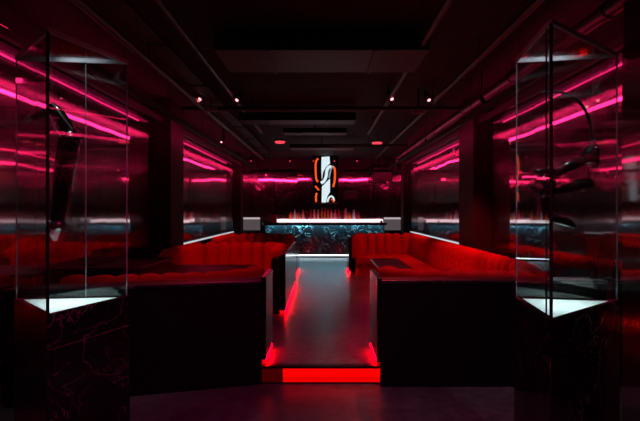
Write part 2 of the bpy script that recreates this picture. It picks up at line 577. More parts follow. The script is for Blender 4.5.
# --- right: one long C-shaped banquette
sr = thing('banquette_sofa', (1.6, 7.0, PZ), 'long red channel-tufted sofa wrapping the right side of the room', 'sofa')
pathR = [(2.05, 4.30), (2.05, 10.05), (.94, 10.05), (.88, 9.72)]
backrest(pathR, sr)
backrest([(.79, 4.62), (.82, 4.44), (1.02, 4.27), (2.04, 4.27)], sr, ztop=1.0, bulge=.03)
shell([(2.05, 4.5), (2.05, 10.05), (.94, 10.05), (.88, 9.72)], sr)
box('end_panel', .600, .650, 9.62, 10.27, PZ + .06, 1.0, M['lacquer'], sr, bevel=.006)
box('light_strip', .602, .622, 9.64, 10.2, PZ + .03, PZ + .05, M['red_strip'], sr)
cushion('seat', .76, 2.06, 9.42, 10.08, .40, SEAT, sr)
cushion('seat', 1.36, 2.06, 4.65, 9.40, .40, SEAT, sr)
cushion('seat', .84, 2.06, 4.26, 4.62, .40, SEAT, sr)
box('plinth', .78, 2.04, 9.47, 10.05, PZ, .40, M['velvet'], sr)
box('plinth', 1.42, 2.04, 4.67, 9.47, PZ, .40, M['velvet'], sr)
box('plinth', .84, 2.04, 4.28, 4.56, PZ, .40, M['velvet'], sr)

# --- left: front sofa of the first booth, its back to the entrance
sf = thing('banquette_sofa', (-1.4, 4.3, PZ), 'red sofa behind the left booth front, only its padded top edge showing', 'sofa')
pathF = [(-.80, 4.62), (-.83, 4.45), (-1.03, 4.26), (-2.12, 3.97), (-2.30, 4.05)]
backrest(pathF, sf, left=False, ztop=.995, bulge=.03)
quad_prism('seat', [(-2.1, 4.02), (-.85, 4.31), (-.85, 4.88), (-2.1, 4.60)], .40, SEAT, M['velvet'], sf, .04)
quad_prism('plinth', [(-2.08, 4.06), (-.88, 4.33), (-.88, 4.80), (-2.08, 4.54)], PZ, .40, M['matt_black'], sf)

# --- left: far sofa of the first booth
s2 = thing('banquette_sofa', (-1.4, 7.0, PZ), 'red channel-tufted sofa behind the left dark table, facing the entrance', 'sofa')
path2 = [(-2.08, 5.85), (-2.08, 7.22), (-.80, 7.22), (-.745, 6.98), (-.745, 6.20)]
backrest(path2, s2, left=False, th=.17)
shell([(-2.08, 5.9), (-2.08, 7.22), (-.9, 7.22)], s2, left=False, th=.17)
box('side_panel', -.545, -.500, 5.86, 8.30, PZ + .06, .985, M['lacquer'], s2, bevel=.006)
box('end_panel', -.575, -.545, 5.86, 5.90, PZ + .06, .985, M['lacquer'], s2)
box('light_strip', -.514, -.502, 5.90, 8.28, PZ + .025, PZ + .055, M['red_strip'], s2)
box('arm_shell', -.70, -.575, 5.86, 6.22, PZ, .93, M['matt_black'], s2, bevel=.03)
cushion('seat', -2.07, -.76, 6.55, 7.20, .40, SEAT, s2)
cushion('seat', -2.07, -1.52, 5.88, 6.53, .40, SEAT, s2)
box('plinth', -2.10, -.78, 6.62, 7.2, PZ, .40, M['matt_black'], s2)
box('plinth', -2.10, -1.58, 5.92, 6.62, PZ, .40, M['matt_black'], s2)

# --- left: second booth near the bar
s3 = thing('banquette_sofa', (-1.4, 9.2, PZ), 'red channel-tufted sofa nearest the bar on the left side', 'sofa')
path3 = [(-2.08, 8.60), (-2.08, 9.95), (-.84, 9.95), (-.78, 9.72), (-.78, 9.0)]
backrest(path3, s3, left=False, th=.17)
shell([(-2.08, 8.65), (-2.08, 9.95), (-.95, 9.95)], s3, left=False, th=.17)
box('side_panel', -.60, -.555, 9.3, 10.5, PZ + .06, 1.0, M['lacquer'], s3, bevel=.006)
box('light_strip', -.59, -.57, 9.34, 10.46, PZ + .025, PZ + .055, M['red_strip'], s3)
cushion('seat', -2.07, -.80, 9.30, 9.93, .40, SEAT, s3)
cushion('seat', -2.07, -1.52, 8.62, 9.28, .40, SEAT, s3)
box('plinth', -2.10, -.82, 9.36, 9.92, PZ, .40, M['matt_black'], s3)
box('plinth', -2.10, -1.58, 8.66, 9.36, PZ, .40, M['matt_black'], s3)

# wall ledge of the left booth
lg = thing('wall_ledge', (-2.4, 4.9, PZ), 'dark stone ledge along the left steel wall beside the sofa', 'ledge')
box('ledge_top', -2.60, -2.02, 4.72, 5.80, .93, .96, M['ledge'], lg, bevel=.006)
box('ledge_body', -2.60, -2.10, 4.74, 5.78, PZ, .93, M['matt_black'], lg)


# tables
def table(label, x0, x1, y0, y1, zt=.88):
    t = thing('booth_table', ((x0 + x1) / 2, (y0 + y1) / 2, PZ), label, 'table', 'booth tables')
    box('table_top', x0, x1, y0, y1, zt - .04, zt, M['table'], t, bevel=.008)
    cxm, cym = (x0 + x1) / 2, (y0 + y1) / 2
    bm = bmesh.new(); cyl(bm, (cxm, cym, PZ + .02), (cxm, cym, zt - .04), .045)
    link('pedestal', bm, M['matt_black'], t, smooth=True)
    bm = bmesh.new(); lathe(bm, [(.20, 0), (.20, .012), (.06, .03)], (cxm, cym, PZ), 24)
    link('foot_plate', bm, M['matt_black'], t, smooth=True)


table('wide dark table in front of the left red sofa', -1.98, -.86, 4.78, 5.62)
table('narrow dark table nearest the entrance in the right booth', .70, 1.10, 4.66, 5.06)
table('long narrow dark table behind the first one in the right booth', .72, 1.13, 5.22, 6.36)

# ------------------------------------------------------------------ bar
bar = thing('bar_counter', (.08, 12.9, PZ), 'long black marble bar with white veins, lit cyan under its top', 'bar')
BX0, BX1, BY = -1.72, 1.90, 12.85
box('marble_front', BX0 + .02, BX1 - .02, BY, BY + .06, PZ + .13, 1.165, M['marble'], bar)
box('marble_side', BX0 + .02, BX0 + .08, BY + .06, BY + .5, PZ + .13, 1.165, M['marble'], bar)
box('marble_side', BX1 - .08, BX1 - .02, BY + .06, BY + .5, PZ + .13, 1.165, M['marble'], bar)
box('counter_top', BX0 - .03, BX1 + .03, BY - .17, BY + .55, 1.165, 1.222, M['counter'], bar, bevel=.006)
bm = bmesh.new(); bx(bm, BX0 + .03, BX1 - .03, BY - .115, BY - .095, 1.150, 1.1645)
link('under_counter_light', bm, M['cyan_led'], bar)
box('light_shield', BX0 + .0, BX1 - .0, BY - .155, BY - .145, 1.145, 1.165, M['counter'], bar)
box('kick_board', BX0 + .1, BX1 - .1, BY + .10, BY + .14, PZ, PZ + .13, M['counter'], bar)
box('kick_light', BX0 + .1, BX1 - .1, BY + .06, BY + .075, PZ + .055, PZ + .085, M['white_led'], bar)

bb = thing('back_bar_shelf', (.15, 13.7, PZ), 'white glowing bottle shelf along the wall behind the bar', 'shelf')
SX0, SX1, SZ = -1.42, 1.93, 1.295
box('light_front', SX0, SX1, 13.50, 13.515, SZ - .10, SZ - .005, M['shelf_led'], bb)
box('shelf_top', SX0, SX1, 13.50, 13.90, SZ - .004, SZ + .008, M['shelf_top'], bb)
box('cabinet', SX0 + .01, SX1 - .01, 13.53, 13.92, PZ, SZ - .006, M['matt_black'], bb)

for sx, nm in ((-1, 'left'), (1, 'right')):  # glowing panels added to make the white light patches beside the bar
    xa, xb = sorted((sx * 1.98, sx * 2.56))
    t = thing('added_glow_panel', (sx * 2.27, 13.8, PZ), 'glow panel added for a white light patch low on the bar wall, %s of the bar' % nm, 'light panel', 'added glow panels beside the bar')
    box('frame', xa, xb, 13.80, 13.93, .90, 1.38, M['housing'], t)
    box('diffuser_panel', xa + .02, xb - .02, 13.785, 13.80, .95, 1.36, M['patch_glow'], t)
    box('light_strip', xa + .02, xb - .02, 13.780, 13.795, 1.30, 1.36, M['patch_strip_glow'], t)
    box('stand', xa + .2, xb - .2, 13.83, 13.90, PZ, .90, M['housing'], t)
# bottles
prof_a = [(.034, 0), (.037, .01), (.037, .17), (.030, .205), (.014, .235), (.013, .30), (.015, .302), (.015, .315)]
prof_b = [(.045, 0), (.048, .01), (.048, .12), (.040, .15), (.016, .17), (.015, .215), (.018, .217), (.018, .235)]
prof_c = [(.030, 0), (.032, .01), (.032, .22), (.024, .26), (.013, .285), (.012, .36), (.014, .362), (.014, .375)]
cols = {'ruby': (.45, .03, .05), 'amber': (.55, .13, .03), 'rose': (.75, .25, .28), 'clear': (.55, .65, .75), 'orange': (.85, .22, .05), 'dark': (.10, .02, .03)}
BM = {}
for k, c in cols.items():
    BM[k] = principled('bottle_glass_' + k, c, .15, spec=.6, coat=.3, noise_scale=20, noise_amt=.1)
BM['cap'] = principled('bottle_cap', (.30, .06, .07), .35, metal=.3, noise_scale=20, noise_amt=.1)
pos = [(150, 'orange', 'b'), (171, 'clear', 'a'), (190, 'orange', 'b'), (212, 'rose', 'a'), (232, 'dark', 'b'), (250, 'ruby', 'a'), (267, 'rose', 'a'), (286, 'rose', 'a'), (305, 'amber', 'c'), (320, 'amber', 'c'), (335, 'amber', 'c'), (351, 'rose', 'a'), (371, 'rose', 'a'), (389, 'ruby', 'a'), (406, 'dark', 'b'), (424, 'rose', 'c'), (440, 'orange', 'b'), (463, 'clear', 'a'), (484, 'ruby', 'b')]
ords = 'first second third fourth fifth sixth seventh eighth ninth tenth eleventh twelfth thirteenth fourteenth fifteenth sixteenth seventeenth eighteenth nineteenth'.split()
shape_word = {'a': 'round-shouldered', 'b': 'squat', 'c': 'tall slim'}
profs = {'a': prof_a, 'b': prof_b, 'c': prof_c}
proto = {}
for i, (zx, c, sh) in enumerate(pos):
    Yb = 13.68 + (.05 if i % 2 else -.03)
    x = ((260 + zx / 4.923) - CX) * Yb / F
    z = SZ + .008
    lab = '%s %s bottle, %s from the left on the lit bar shelf' % (shape_word[sh], {'dark': 'dark red', 'rose': 'pale rose'}.get(c, c), ords[i])
    t = thing('bottle', (x, Yb, z), lab, 'bottle', 'bottles on the back bar shelf')
    if sh not in proto:
        P = profs[sh]
        bm = bmesh.new(); lathe(bm, P[:-2], (0, 0, 0)); b0 = link('glass_body', bm, BM[c], None, smooth=True)
        bm = bmesh.new(); lathe(bm, P[-2:], (0, 0, 0)); c0 = link('cap', bm, BM['cap'], None, smooth=True)
        b0.parent = t; c0.parent = t
        proto[sh] = (b0, c0)
    else:
        for q in proto[sh]:
            d = q.copy(); COL.objects.link(d); d.parent = t
            if q is proto[sh][0]:
                d.data = q.data.copy(); d.data.materials[0] = BM[c]

o = thing('bar_box', (-1.46, 12.95, 1.222), 'small dark red box standing on the left end of the bar', 'box')
box('casing', -1.55, -1.37, 12.86, 13.05, 1.222, 1.40, M['red_box'], o, bevel=.01)
box('lid', -1.56, -1.36, 12.85, 13.06, 1.40, 1.43, M['red_box'], o, bevel=.008)
o = thing('candle_holder', (1.78, 12.80, 1.222), 'tiny red candle cup on the right end of the bar', 'candle')
bm = bmesh.new(); lathe(bm, [(.028, 0), (.036, .01), (.038, .06), (.030, .062), (.028, .02)], (1.78, 12.80, 1.222)); link('cup', bm, M['red_box'], o, smooth=True)
bm = bmesh.new(); lathe(bm, [(.025, .02), (.025, .045)], (1.78, 12.80, 1.222)); link('wax', bm, M['white_top'], o, smooth=True)

# ------------------------------------------------------------------ screen above the bar
YS = 13.40
a, b = at(312.5, 203, YS), at(337.8, 155, YS)
scr = thing('wall_screen', ((a.x + b.x) / 2, YS, a.z), 'tall black screen above the bar showing white and orange abstract shapes', 'screen')
box('frame', a.x - .01, b.x + .01, YS + .004, YS + .06, a.z - .006, b.z + .01, M['housing'], scr, bevel=.004)
disp = box('display_panel', a.x, b.x, YS, YS + .004, a.z, b.z, M['screen'], scr)
box('bottom_rail', a.x, b.x, YS - .004, YS + .02, a.z - .012, a.z + .006, M['wire'], scr)
for xx in (a.x + .15, b.x - .15):
    box('wall_bracket', xx - .03, xx + .03, YS + .06, YB + .01, a.z + .7, a.z + .76, M['housing'], scr)


def poly(name, pts, mat, dy):
    bm = bmesh.new()
    vs = [bm.verts.new(at(px, py, YS) - Vector((0, dy, 0))) for px, py in pts]
    vb = [bm.verts.new(at(px, py, YS) - Vector((0, dy - .002, 0))) for px, py in pts]
    n = len(pts)
    bm.faces.new(vs); bm.faces.new(vb[::-1])
    for i in range(n):
        bm.faces.new((vs[i], vs[(i + 1) % n], vb[(i + 1) % n], vb[i]))
    return link(name, bm, mat, disp)


def ribbon(name, pts, w, mat, dy):
    sp = smooth_path(pts, 6)
    l, r = [], []
    for i, p in enumerate(sp):
        q0, q1 = sp[max(i - 1, 0)], sp[min(i + 1, len(sp) - 1)]
        tx, ty = q1[0] - q0[0], q1[1] - q0[1]
        d = math.hypot(tx, ty) or 1
        l.append((p[0] - ty / d * w / 2, p[1] + tx / d * w / 2)); r.append((p[0] + ty / d * w / 2, p[1] - tx / d * w / 2))
    bm = bmesh.new()
    A = [[bm.verts.new(at(px, py, YS) - Vector((0, dy, 0))) for px, py in s] for s in (l, r)]
    for i in range(len(sp) - 1):
        bm.faces.new((A[0][i], A[0][i + 1], A[1][i + 1], A[1][i]))
    return link(name, bm, mat, disp)


poly('white_shape', [(321.6, 157), (329.5, 156.5), (330, 163.5), (326, 167), (323.2, 172), (321.8, 180), (321.3, 168)], M['scr_white'], .004)
ribbon('white_band', [(331.5, 166.5), (328.5, 167.5), (326.8, 171), (326.2, 176), (324, 181), (321, 183)], 3.0, M['scr_white'], .006)
ribbon('grey_band', [(333.8, 166.5), (331.2, 168.5), (330, 173), (329, 178)], 1.6, M['scr_grey'], .006)
poly('white_shape', [(322, 186.5), (330, 178.5), (330, 192), (327.5, 196), (326, 202.5), (321.6, 202.5)], M['scr_white'], .004)
ribbon('white_band', [(327.5, 202), (328.5, 198.5), (331, 196.3), (333.3, 197.8), (334, 201)], 1.7, M['scr_white'], .006)
ribbon('orange_band', [(318.2, 158.5), (316.3, 161), (315.6, 166), (315.8, 174), (316.4, 179), (318, 182)], 1.9, M['scr_orange'], .004)
ribbon('orange_band', [(331.6, 166.5), (333.6, 167.2), (334.8, 170), (334.9, 178), (334.2, 183), (333, 187)], 2.0, M['scr_orange'], .004)
ribbon('orange_band', [(315.2, 186), (317, 188), (319, 190.2)], 1.6, M['scr_orange'], .004)
ribbon('orange_band', [(316.8, 193), (316, 196), (316.2, 202)], 1.9, M['scr_orange'], .004)
ribbon('orange_band', [(331, 199.5), (333, 200), (333.6, 202.4)], 1.5, M['scr_orange'], .008)

# ------------------------------------------------------------------ display cases
TOPZ = 1.0
VT = 2.645


def inset(T, k):
    c = sum((Vector(p) for p in T), Vector((0, 0))) / 3
    return [c + (Vector(p) - c) * k for p in T]


def display_case(T, side, plinth_label, case_label):
    """T: front, left, right plan corners"""
    T = [Vector(p) for p in T]
    c = sum(T, Vector((0, 0))) / 3
    p = thing('display_plinth', (c.x, c.y, 0), plinth_label, 'plinth', 'three-sided marble plinths')
    quad_prism('body', inset(T, 1.045), 0, TOPZ - .20, M['plinth'], p, .004)
    big, small = inset(T, 1.045), inset(T, .865)
    bm = bmesh.new()
    for i in range(3):
        j = (i + 1) % 3
        prism(bm, [big[i], big[j], small[j], small[i]], TOPZ - .20, TOPZ)
    link('top_border', bm, M['plinth'], p)
    quad_prism('white_top_plate', inset(T, .86), TOPZ - .012, TOPZ - .004, M['opal'], p)
    for q in inset(T, .24):
        l = bpy.data.lights.new('lightbox_lamp', 'POINT'); l.energy = 6.5; l.color = (.80, 1., .98); l.shadow_soft_size = .04
        lo = bpy.data.objects.new('lightbox_lamp', l); COL.objects.link(lo); lo.location = (q.x, q.y, TOPZ - .12)
    v = thing('glass_case', (c.x, c.y, TOPZ), case_label, 'display case', 'three-sided glass display cases')
    for i in range(3):
        j = (i + 1) % 3
        d = (T[j] - T[i]).normalized()
        n = Vector((-d.y, d.x)) * .005
        A, B = T[i] + d * .012, T[j] - d * .012
        quad_prism('glass_pane', [A - n, B - n, B + n, A + n], TOPZ + .001, VT - .03, M['glass'], v)
        bm = bmesh.new()
        w = .009 if i == 0 else .0045
        cc = c + (T[i] - c) * .99
        prism(bm, [cc + Vector((w * math.cos(q), w * math.sin(q))) for q in [PI * k / 4 for k in range(8)]], TOPZ + .001, VT - .028)
        link('corner_joint', bm, M['joint'] if i == 0 else M['edge'], v)
        bm = bmesh.new()
        o2 = Vector((-d.y, d.x)) * .006
        prism(bm, [T[i] - o2, T[j] - o2, T[j] + o2, T[i] + o2], VT - .030, VT)
        link('top_rail', bm, M['rail'], v)
    quad_prism('top_pane', inset(T, .985), VT - .022, VT - .008, M['top_glass'], v)
    if side > 0:
        d = (T[1] - T[0]); q = T[0] + d * .11
        bm = bmesh.new(); prism(bm, [q + Vector((.005 * math.cos(a), .005 * math.sin(a))) for a in [PI * k / 3 for k in range(6)]], TOPZ + .001, VT - .03)
        link('door_edge', bm, M['joint'], v)
    else:
        d = (T[2] - T[1]); q = T[1] + d * .62
        bm = bmesh.new(); prism(bm, [q + Vector((.004 * math.cos(a), .004 * math.sin(a))) for a in [PI * k / 3 for k in range(6)]], TOPZ + .001, VT - .03)
        link('door_edge', bm, M['edge'], v)
    return c


def corner(px, py_bottom):
    Y = (H - TOPZ) * F / (py_bottom - CY)
    return ((px - CX) * Y / F, Y)


TL = [corner(47.5, 315), corner(16, 298.5), corner(127.5, 296)]
TR = [corner(551, 320), corner(516, 297), corner(617.5, 300)]
cL = display_case(TL, -1, 'three-sided black marble plinth at the left edge, glowing white top', 'tall three-sided glass case with one hanging arm, left side')
cR = display_case(TR, 1, 'three-sided black marble plinth at the right edge, glowing white top', 'tall three-sided glass case with jointed robot arm, right side')

# left exhibit: one hanging black arm
YA = cL.y
def A4(px, py, r, dy=0.):
    p = at(px, py, YA + dy)
    return (p.x, p.y, p.z, r)
ra = thing('hanging_robot', (cL.x, YA, TOPZ + .3), 'glossy black robot forearm hanging upright inside the left glass case', 'robot arm')
bm = bmesh.new(); limb(bm, [A4(69, 131, .030), A4(69.5, 138, .058), A4(67.5, 152, .064), A4(64.5, 172, .060), A4(61.5, 195, .055), A4(58.5, 212, .048), A4(57, 221, .040)], 20)
link('forearm', bm, M['robot'], ra, smooth=True)
bm = bmesh.new(); ball(bm, A4(70.5, 139.5, 0)[:3], .062, (1.05, 1, .75), 20)
link('elbow_cap', bm, M['robot'], ra, smooth=True)
bm = bmesh.new(); ball(bm, A4(57.5, 225, 0)[:3], .048, (1.05, 1, .9), 18)
link('wrist_joint', bm, M['robot_joint'], ra, smooth=True)
bm = bmesh.new(); limb(bm, [A4(55.5, 229, .034), A4(54.5, 234, .028), A4(55, 238, .020), A4(55.3, 241, .012)], 14)
tp = link('finger_tip', bm, M['tip'], ra, smooth=True)
tp['label'] = 'pale grey tip'
bm = bmesh.new(); limb(bm, [A4(50, 229, .022, -.02), A4(46.5, 231, .014, -.02)], 12)
link('thumb_stub', bm, M['robot'], ra, smooth=True)
bm = bmesh.new(); limb(bm, [A4(70, 134, .036), A4(64, 123, .042), A4(57.5, 112, .036), A4(51, 105.5, .024)], 16)
link('upper_arm', bm, M['robot'], ra, smooth=True)
bm = bmesh.new(); cyl(bm, A4(52, 103, 0, -.05)[:3], A4(72.5, 129.5, 0, -.06)[:3], .0045, 8)
st = link('strut', bm, M['wire'], ra, smooth=True)
bm = bmesh.new(); cyl(bm, A4(47, 110, 0, -.05)[:3], A4(55.5, 129, 0, -.05)[:3], .0035, 8); cyl(bm, A4(55.5, 129, 0, -.05)[:3], A4(62, 137, 0, -.04)[:3], .0035, 8)
link('strut', bm, M['wire'], ra, smooth=True)
bm = bmesh.new(); limb(bm, [A4(54, 108, .020), A4(46, 112.5, .024), A4(39, 115, .020), A4(32, 118, .018)], 14)
link('bracket_arm', bm, M['robot'], ra, smooth=True)
bm = bmesh.new(); limb(bm, [A4(33, 116, .019), A4(28, 118.5, .016), A4(25.5, 122, .008)], 12)
link('bracket_claw', bm, M['robot_joint'], ra, smooth=True)
bm = bmesh.new()
q = A4(52, 106, 0); cyl(bm, q[:3], (q[0], q[1], VT - .02), .0015, 6)
link('hanging_wire', bm, M['wire'], ra)

# right exhibit: jointed arm with a hose boom
YR = cR.y
def R4(px, py, r, dy=0.):
    p = at(px, py, YR + dy)
    return (p.x, p.y, p.z, r)
rb = thing('hanging_robot_sculpture', (cR.x, YR, TOPZ + .5), 'glossy black many-jointed robot arm with curved hose, inside the right glass case', 'robot arm')
bm = bmesh.new(); limb(bm, [R4(541, 92.5, .006), R4(556, 92, .007), R4(570, 95, .008), R4(580, 103, .009), R4(587, 114, .010), R4(591, 128, .010), R4(592.5, 144, .012)], 12)
link('hose_boom', bm, M['cable'], rb, smooth=True)
bm = bmesh.new(); limb(bm, [R4(593, 139, .012), R4(591.5, 147, .030), R4(590, 156, .052), R4(590, 163, .050), R4(589, 166, .030)], 18)
ball(bm, R4(595.5, 152, 0, -.02)[:3], .030, (.8, 1, 1.3), 14)
link('shoulder_housing', bm, M['robot'], rb, smooth=True)
bm = bmesh.new(); ball(bm, R4(590.5, 164.5, 0, -.03)[:3], .028, (1.3, 1, .55), 16)
link('shoulder_ring', bm, M['robot_joint'], rb, smooth=True)
bm = bmesh.new(); limb(bm, [R4(588, 161, .040), R4(578, 163, .034), R4(568, 166.5, .034), R4(559, 172, .028), R4(554, 177, .024)], 18)
link('upper_arm', bm, M['robot'], rb, smooth=True)
bm = bmesh.new(); cyl(bm, R4(588.3, 165, 0)[:3], R4(588.3, 183, 0)[:3], .005, 8)
link('link_rod', bm, M['robot_joint'], rb, smooth=True)
bm = bmesh.new(); limb(bm, [R4(592.5, 186, .020), R4(586, 183.5, .036), R4(577, 185.5, .034), R4(566, 189, .026), R4(555, 191, .020), R4(547, 191.5, .018)], 18)
link('lower_arm', bm, M['robot'], rb, smooth=True)
bm = bmesh.new()
for xx in (583, 589):
    ball(bm, R4(xx, 189.5, 0, -.02)[:3], .017, (1.2, 1, .8), 12)
link('elbow_bolts', bm, M['robot_joint'], rb, smooth=True)
bm = bmesh.new(); limb(bm, [R4(533, 173.5, .012), R4(538, 172.5, .022), R4(546, 172, .024), R4(554, 172, .022)], 16)
link('gripper_bar', bm, M['robot'], rb, smooth=True)
bm = bmesh.new(); limb(bm, [R4(536, 180, .016), R4(543, 180, .034), R4(549, 182, .040), R4(549, 190, .040), R4(546, 196, .040), R4(544, 206, .036), R4(543, 214, .038)], 18)
link('body_column', bm, M['robot'], rb, smooth=True)
bm = bmesh.new(); limb(bm, [R4(541, 192, .022), R4(535, 189.5, .014), R4(531.5, 186, .010)], 12)
link('gripper_finger', bm, M['robot'], rb, smooth=True)
bm = bmesh.new(); ball(bm, R4(546.5, 179.5, 0, -.035)[:3], .022, (1.5, 1, .5), 14)
link('body_ring', bm, M['robot_joint'], rb, smooth=True)
bm = bmesh.new(); ball(bm, R4(545, 196.5, 0, -.035)[:3], .022, (1.3, 1, .5), 14)
link('body_ring', bm, M['robot_joint'], rb, smooth=True)
bm = bmesh.new(); limb(bm, [R4(534, 218, .030), R4(545, 217, .046), R4(558, 220, .032), R4(568, 223, .030), R4(574, 227, .014)], 18)
link('base_foot', bm, M['robot'], rb, smooth=True)
bm = bmesh.new()
q = R4(549, 180, 0); cyl(bm, q[:3], (q[0], q[1], VT - .02), .0015, 6)
q = R4(593, 142, 0); cyl(bm, q[:3], (q[0], q[1], VT - .02), .0015, 6)
link('hanging_wire', bm, M['wire'], rb)

# reed diffuser on the ledge behind the right case
dx, dy_, dz = at(594, 280, 3.95).x, 3.95, .965
rd = thing('reed_diffuser', (dx, dy_, dz), 'small dark reed diffuser on the booth ledge behind the right glass case', 'reed diffuser')
bm = bmesh.new(); lathe(bm, [(.034, 0), (.036, .005), (.036, .075), (.016, .095), (.015, .115)], (dx, dy_, dz)); link('flask', bm, M['robot'], rd, smooth=True)
for k in range(6):
    a_ = k * 1.05
    bm = bmesh.new(); cyl(bm, (dx, dy_, dz + .10), (dx + .05 * math.cos(a_), dy_ + .05 * math.sin(a_), dz + .21), .002, 6)
    link('reed', bm, M['cable'], rd)

# ------------------------------------------------------------------ ceiling: LED channels
def led_channel(sx, X, z, ya, yb, label, mat, hh):
    """long aluminium profile, its lit side turned to the wall"""
    t = thing('led_channel', (sx * X, (ya + yb) / 2, z), label, 'light channel', 'led channels along the ceiling')
    bm = bmesh.new()
    bx(bm, sx * X - .02, sx * X + .02, ya, yb, z + .02, z + .032)          # top web
    xi = sx * (X - .02)
    bx(bm, min(xi, xi - sx * .008), max(xi, xi - sx * .008), ya, yb, z - .035, z + .032)
    bx(bm, sx * X - .02, sx * X + .02, ya, yb, z - .035, z - .027)
    bx(bm, sx * X - .028, sx * X + .028, ya - .012, ya - .002, z - .04, z + .035)
    link('profile', bm, M['housing'], t)
    xa, xb = sorted((sx * (X - .010), sx * (X + .012)))
    box('led_strip', xa, xb, ya, yb, z - hh, z + hh, mat, t)
    n = 7
    for k in range(n):
        y = ya + (yb - ya) * (k + .5) / n
        bm = bmesh.new(); cyl(bm, (sx * (X - .012), y, z + .03), (sx * (X - .012), y, ZC), .004, 6)
        link('hanger', bm, M['housing'], t)


for sx, nm in ((-1, 'left'), (1, 'right')):
    led_channel(sx, 2.44, 2.96, 3.15, 12.5, 'thin dim magenta light line high against the %s steel wall' % nm, M['pink_led_dim'], .006)
    led_channel(sx, 1.95, 2.82, 3.5, 13.1, 'bright magenta light line hung from the ceiling on the %s side' % nm, M['pink_led'], .030)
# transverse line facing the bar wall
for sx, nm, st in ((-1, 'left', 'cove_dim'), (1, 'right', 'cove_led')):
    t = thing('cove_light', (sx * 2.5, 7.8, 3.0), 'magenta cove light in a deep lip over the %s steel wall' % nm, 'light channel', 'cove lights above the walls')
    xa, xb = sorted((sx * 2.40, sx * 2.60))
    box('lip', xa, xb, 3.3, 12.5, 2.993, 3.001, M['housing'], t)
    xa, xb = sorted((sx * 2.52, sx * 2.60))
    box('back_rail', xa, xb, 3.3, 12.5, 3.001, 3.06, M['housing'], t)
    xa, xb = sorted((sx * 2.50, sx * 2.519))
    box('led_strip', xa, xb, 3.32, 12.48, 3.020, 3.046, M[st], t)
    for y in (4.2, 8.0, 11.8):
        box('hanger', sx * 2.56 - .005, sx * 2.56 + .005, y - .005, y + .005, 3.06, ZC, M['housing'], t)
YT, ZL = 12.2, 2.71
for xa, xb, nm in ((-2.36, -.42, 'left'), (.62, 2.36, 'right')):
    t = thing('led_channel', ((xa + xb) / 2, YT, ZL), 'short magenta light line turned to the bar wall, %s of the screen' % nm, 'light channel', 'led channels along the ceiling')
    bm = bmesh.new(); bx(bm, xa, xb, YT - .04, YT - .03, ZL - .035, ZL + .045); bx(bm, xa, xb, YT - .03, YT + .03, ZL + .035, ZL + .045); bx(bm, xa, xb, YT - .03, YT + .01, ZL - .035, ZL - .028)
    link('profile', bm, M['housing'], t)
    box('led_strip', xa + .01, xb - .01, YT - .015, YT + .015, ZL - .026, ZL + .033, M['pink_led_hot'], t)
    for x in (xa + .25, xb - .25):
        box('hanger', x - .005, x + .005, YT - .04, YT - .03, ZL + .045, ZC, M['housing'], t)

for sx, nm in ((-1, 'left'), (1, 'right')):  # glowing strips stand in for a white streak reflected in the steel
    t = thing('wall_reflection_glow', (sx * 2.59, 10.2, .96), 'glowing strip standing in for a cool white reflection low on the %s steel wall behind the sofa back' % nm, 'light line', 'stand-in white reflections on the walls')
    xa, xb = sorted((sx * 2.575, sx * 2.60))
    box('profile', xa, xb, 7.4, 12.5, .94, .955, M['housing'], t)
    box('led_strip', xa, xb, 7.42, 12.48, .955, .975, M['streak_glow'], t)
# ducts, pipes, beams
def run(name, label, cat, pts, r, mat='pipe', couplings=True):
    t = thing(name, pts[0], label, cat)
    bm = bmesh.new(); tube(bm, pts, r, 16); link('run', bm, M[mat], t, smooth=True)
    if couplings:
        a_, b_ = Vector(pts[0]), Vector(pts[-1]); L = (b_ - a_).length; d = (b_ - a_).normalized()
        n = max(1, int(L / 1.6))
        for k in range(n):
            c_ = a_ + d * L * (k + .5) / n
            bm = bmesh.new(); cyl(bm, c_ - d * .03, c_ + d * .03, r * 1.18)
            link('coupling', bm, M[mat], t, smooth=True)
            bm = bmesh.new(); cyl(bm, c_, (c_.x, c_.y, ZC), .006, 6)
            link('hanger', bm, M['housing'], t)
    return t


def beam(name, label, cat, x0, x1, y0, y1, z0, z1, mat='duct'):
    t = thing(name, ((x0 + x1) / 2, (y0 + y1) / 2, z0), label, cat)
    box('casing', x0, x1, y0, y1, z0, z1, M[mat], t, bevel=.01)
    long_x = (x1 - x0) > (y1 - y0)
    L = (x1 - x0) if long_x else (y1 - y0)
    n = max(2, int(L / 1.2))
    for k in range(n):
        s = (k + .5) / n * L
        if long_x:
            box('flange', x0 + s - .015, x0 + s + .015, y0 - .012, y1 + .012, z0 - .012, z1 + .012, M[mat], t)
        else:
            box('flange', x0 - .012, x1 + .012, y0 + s - .015, y0 + s + .015, z0 - .012, z1 + .012, M[mat], t)
    box('hanger', (x0 + x1) / 2 - .01, (x0 + x1) / 2 + .01, (y0 + y1) / 2 - .01, (y0 + y1) / 2 + .01, z1, ZC, M['housing'], t)
    return t


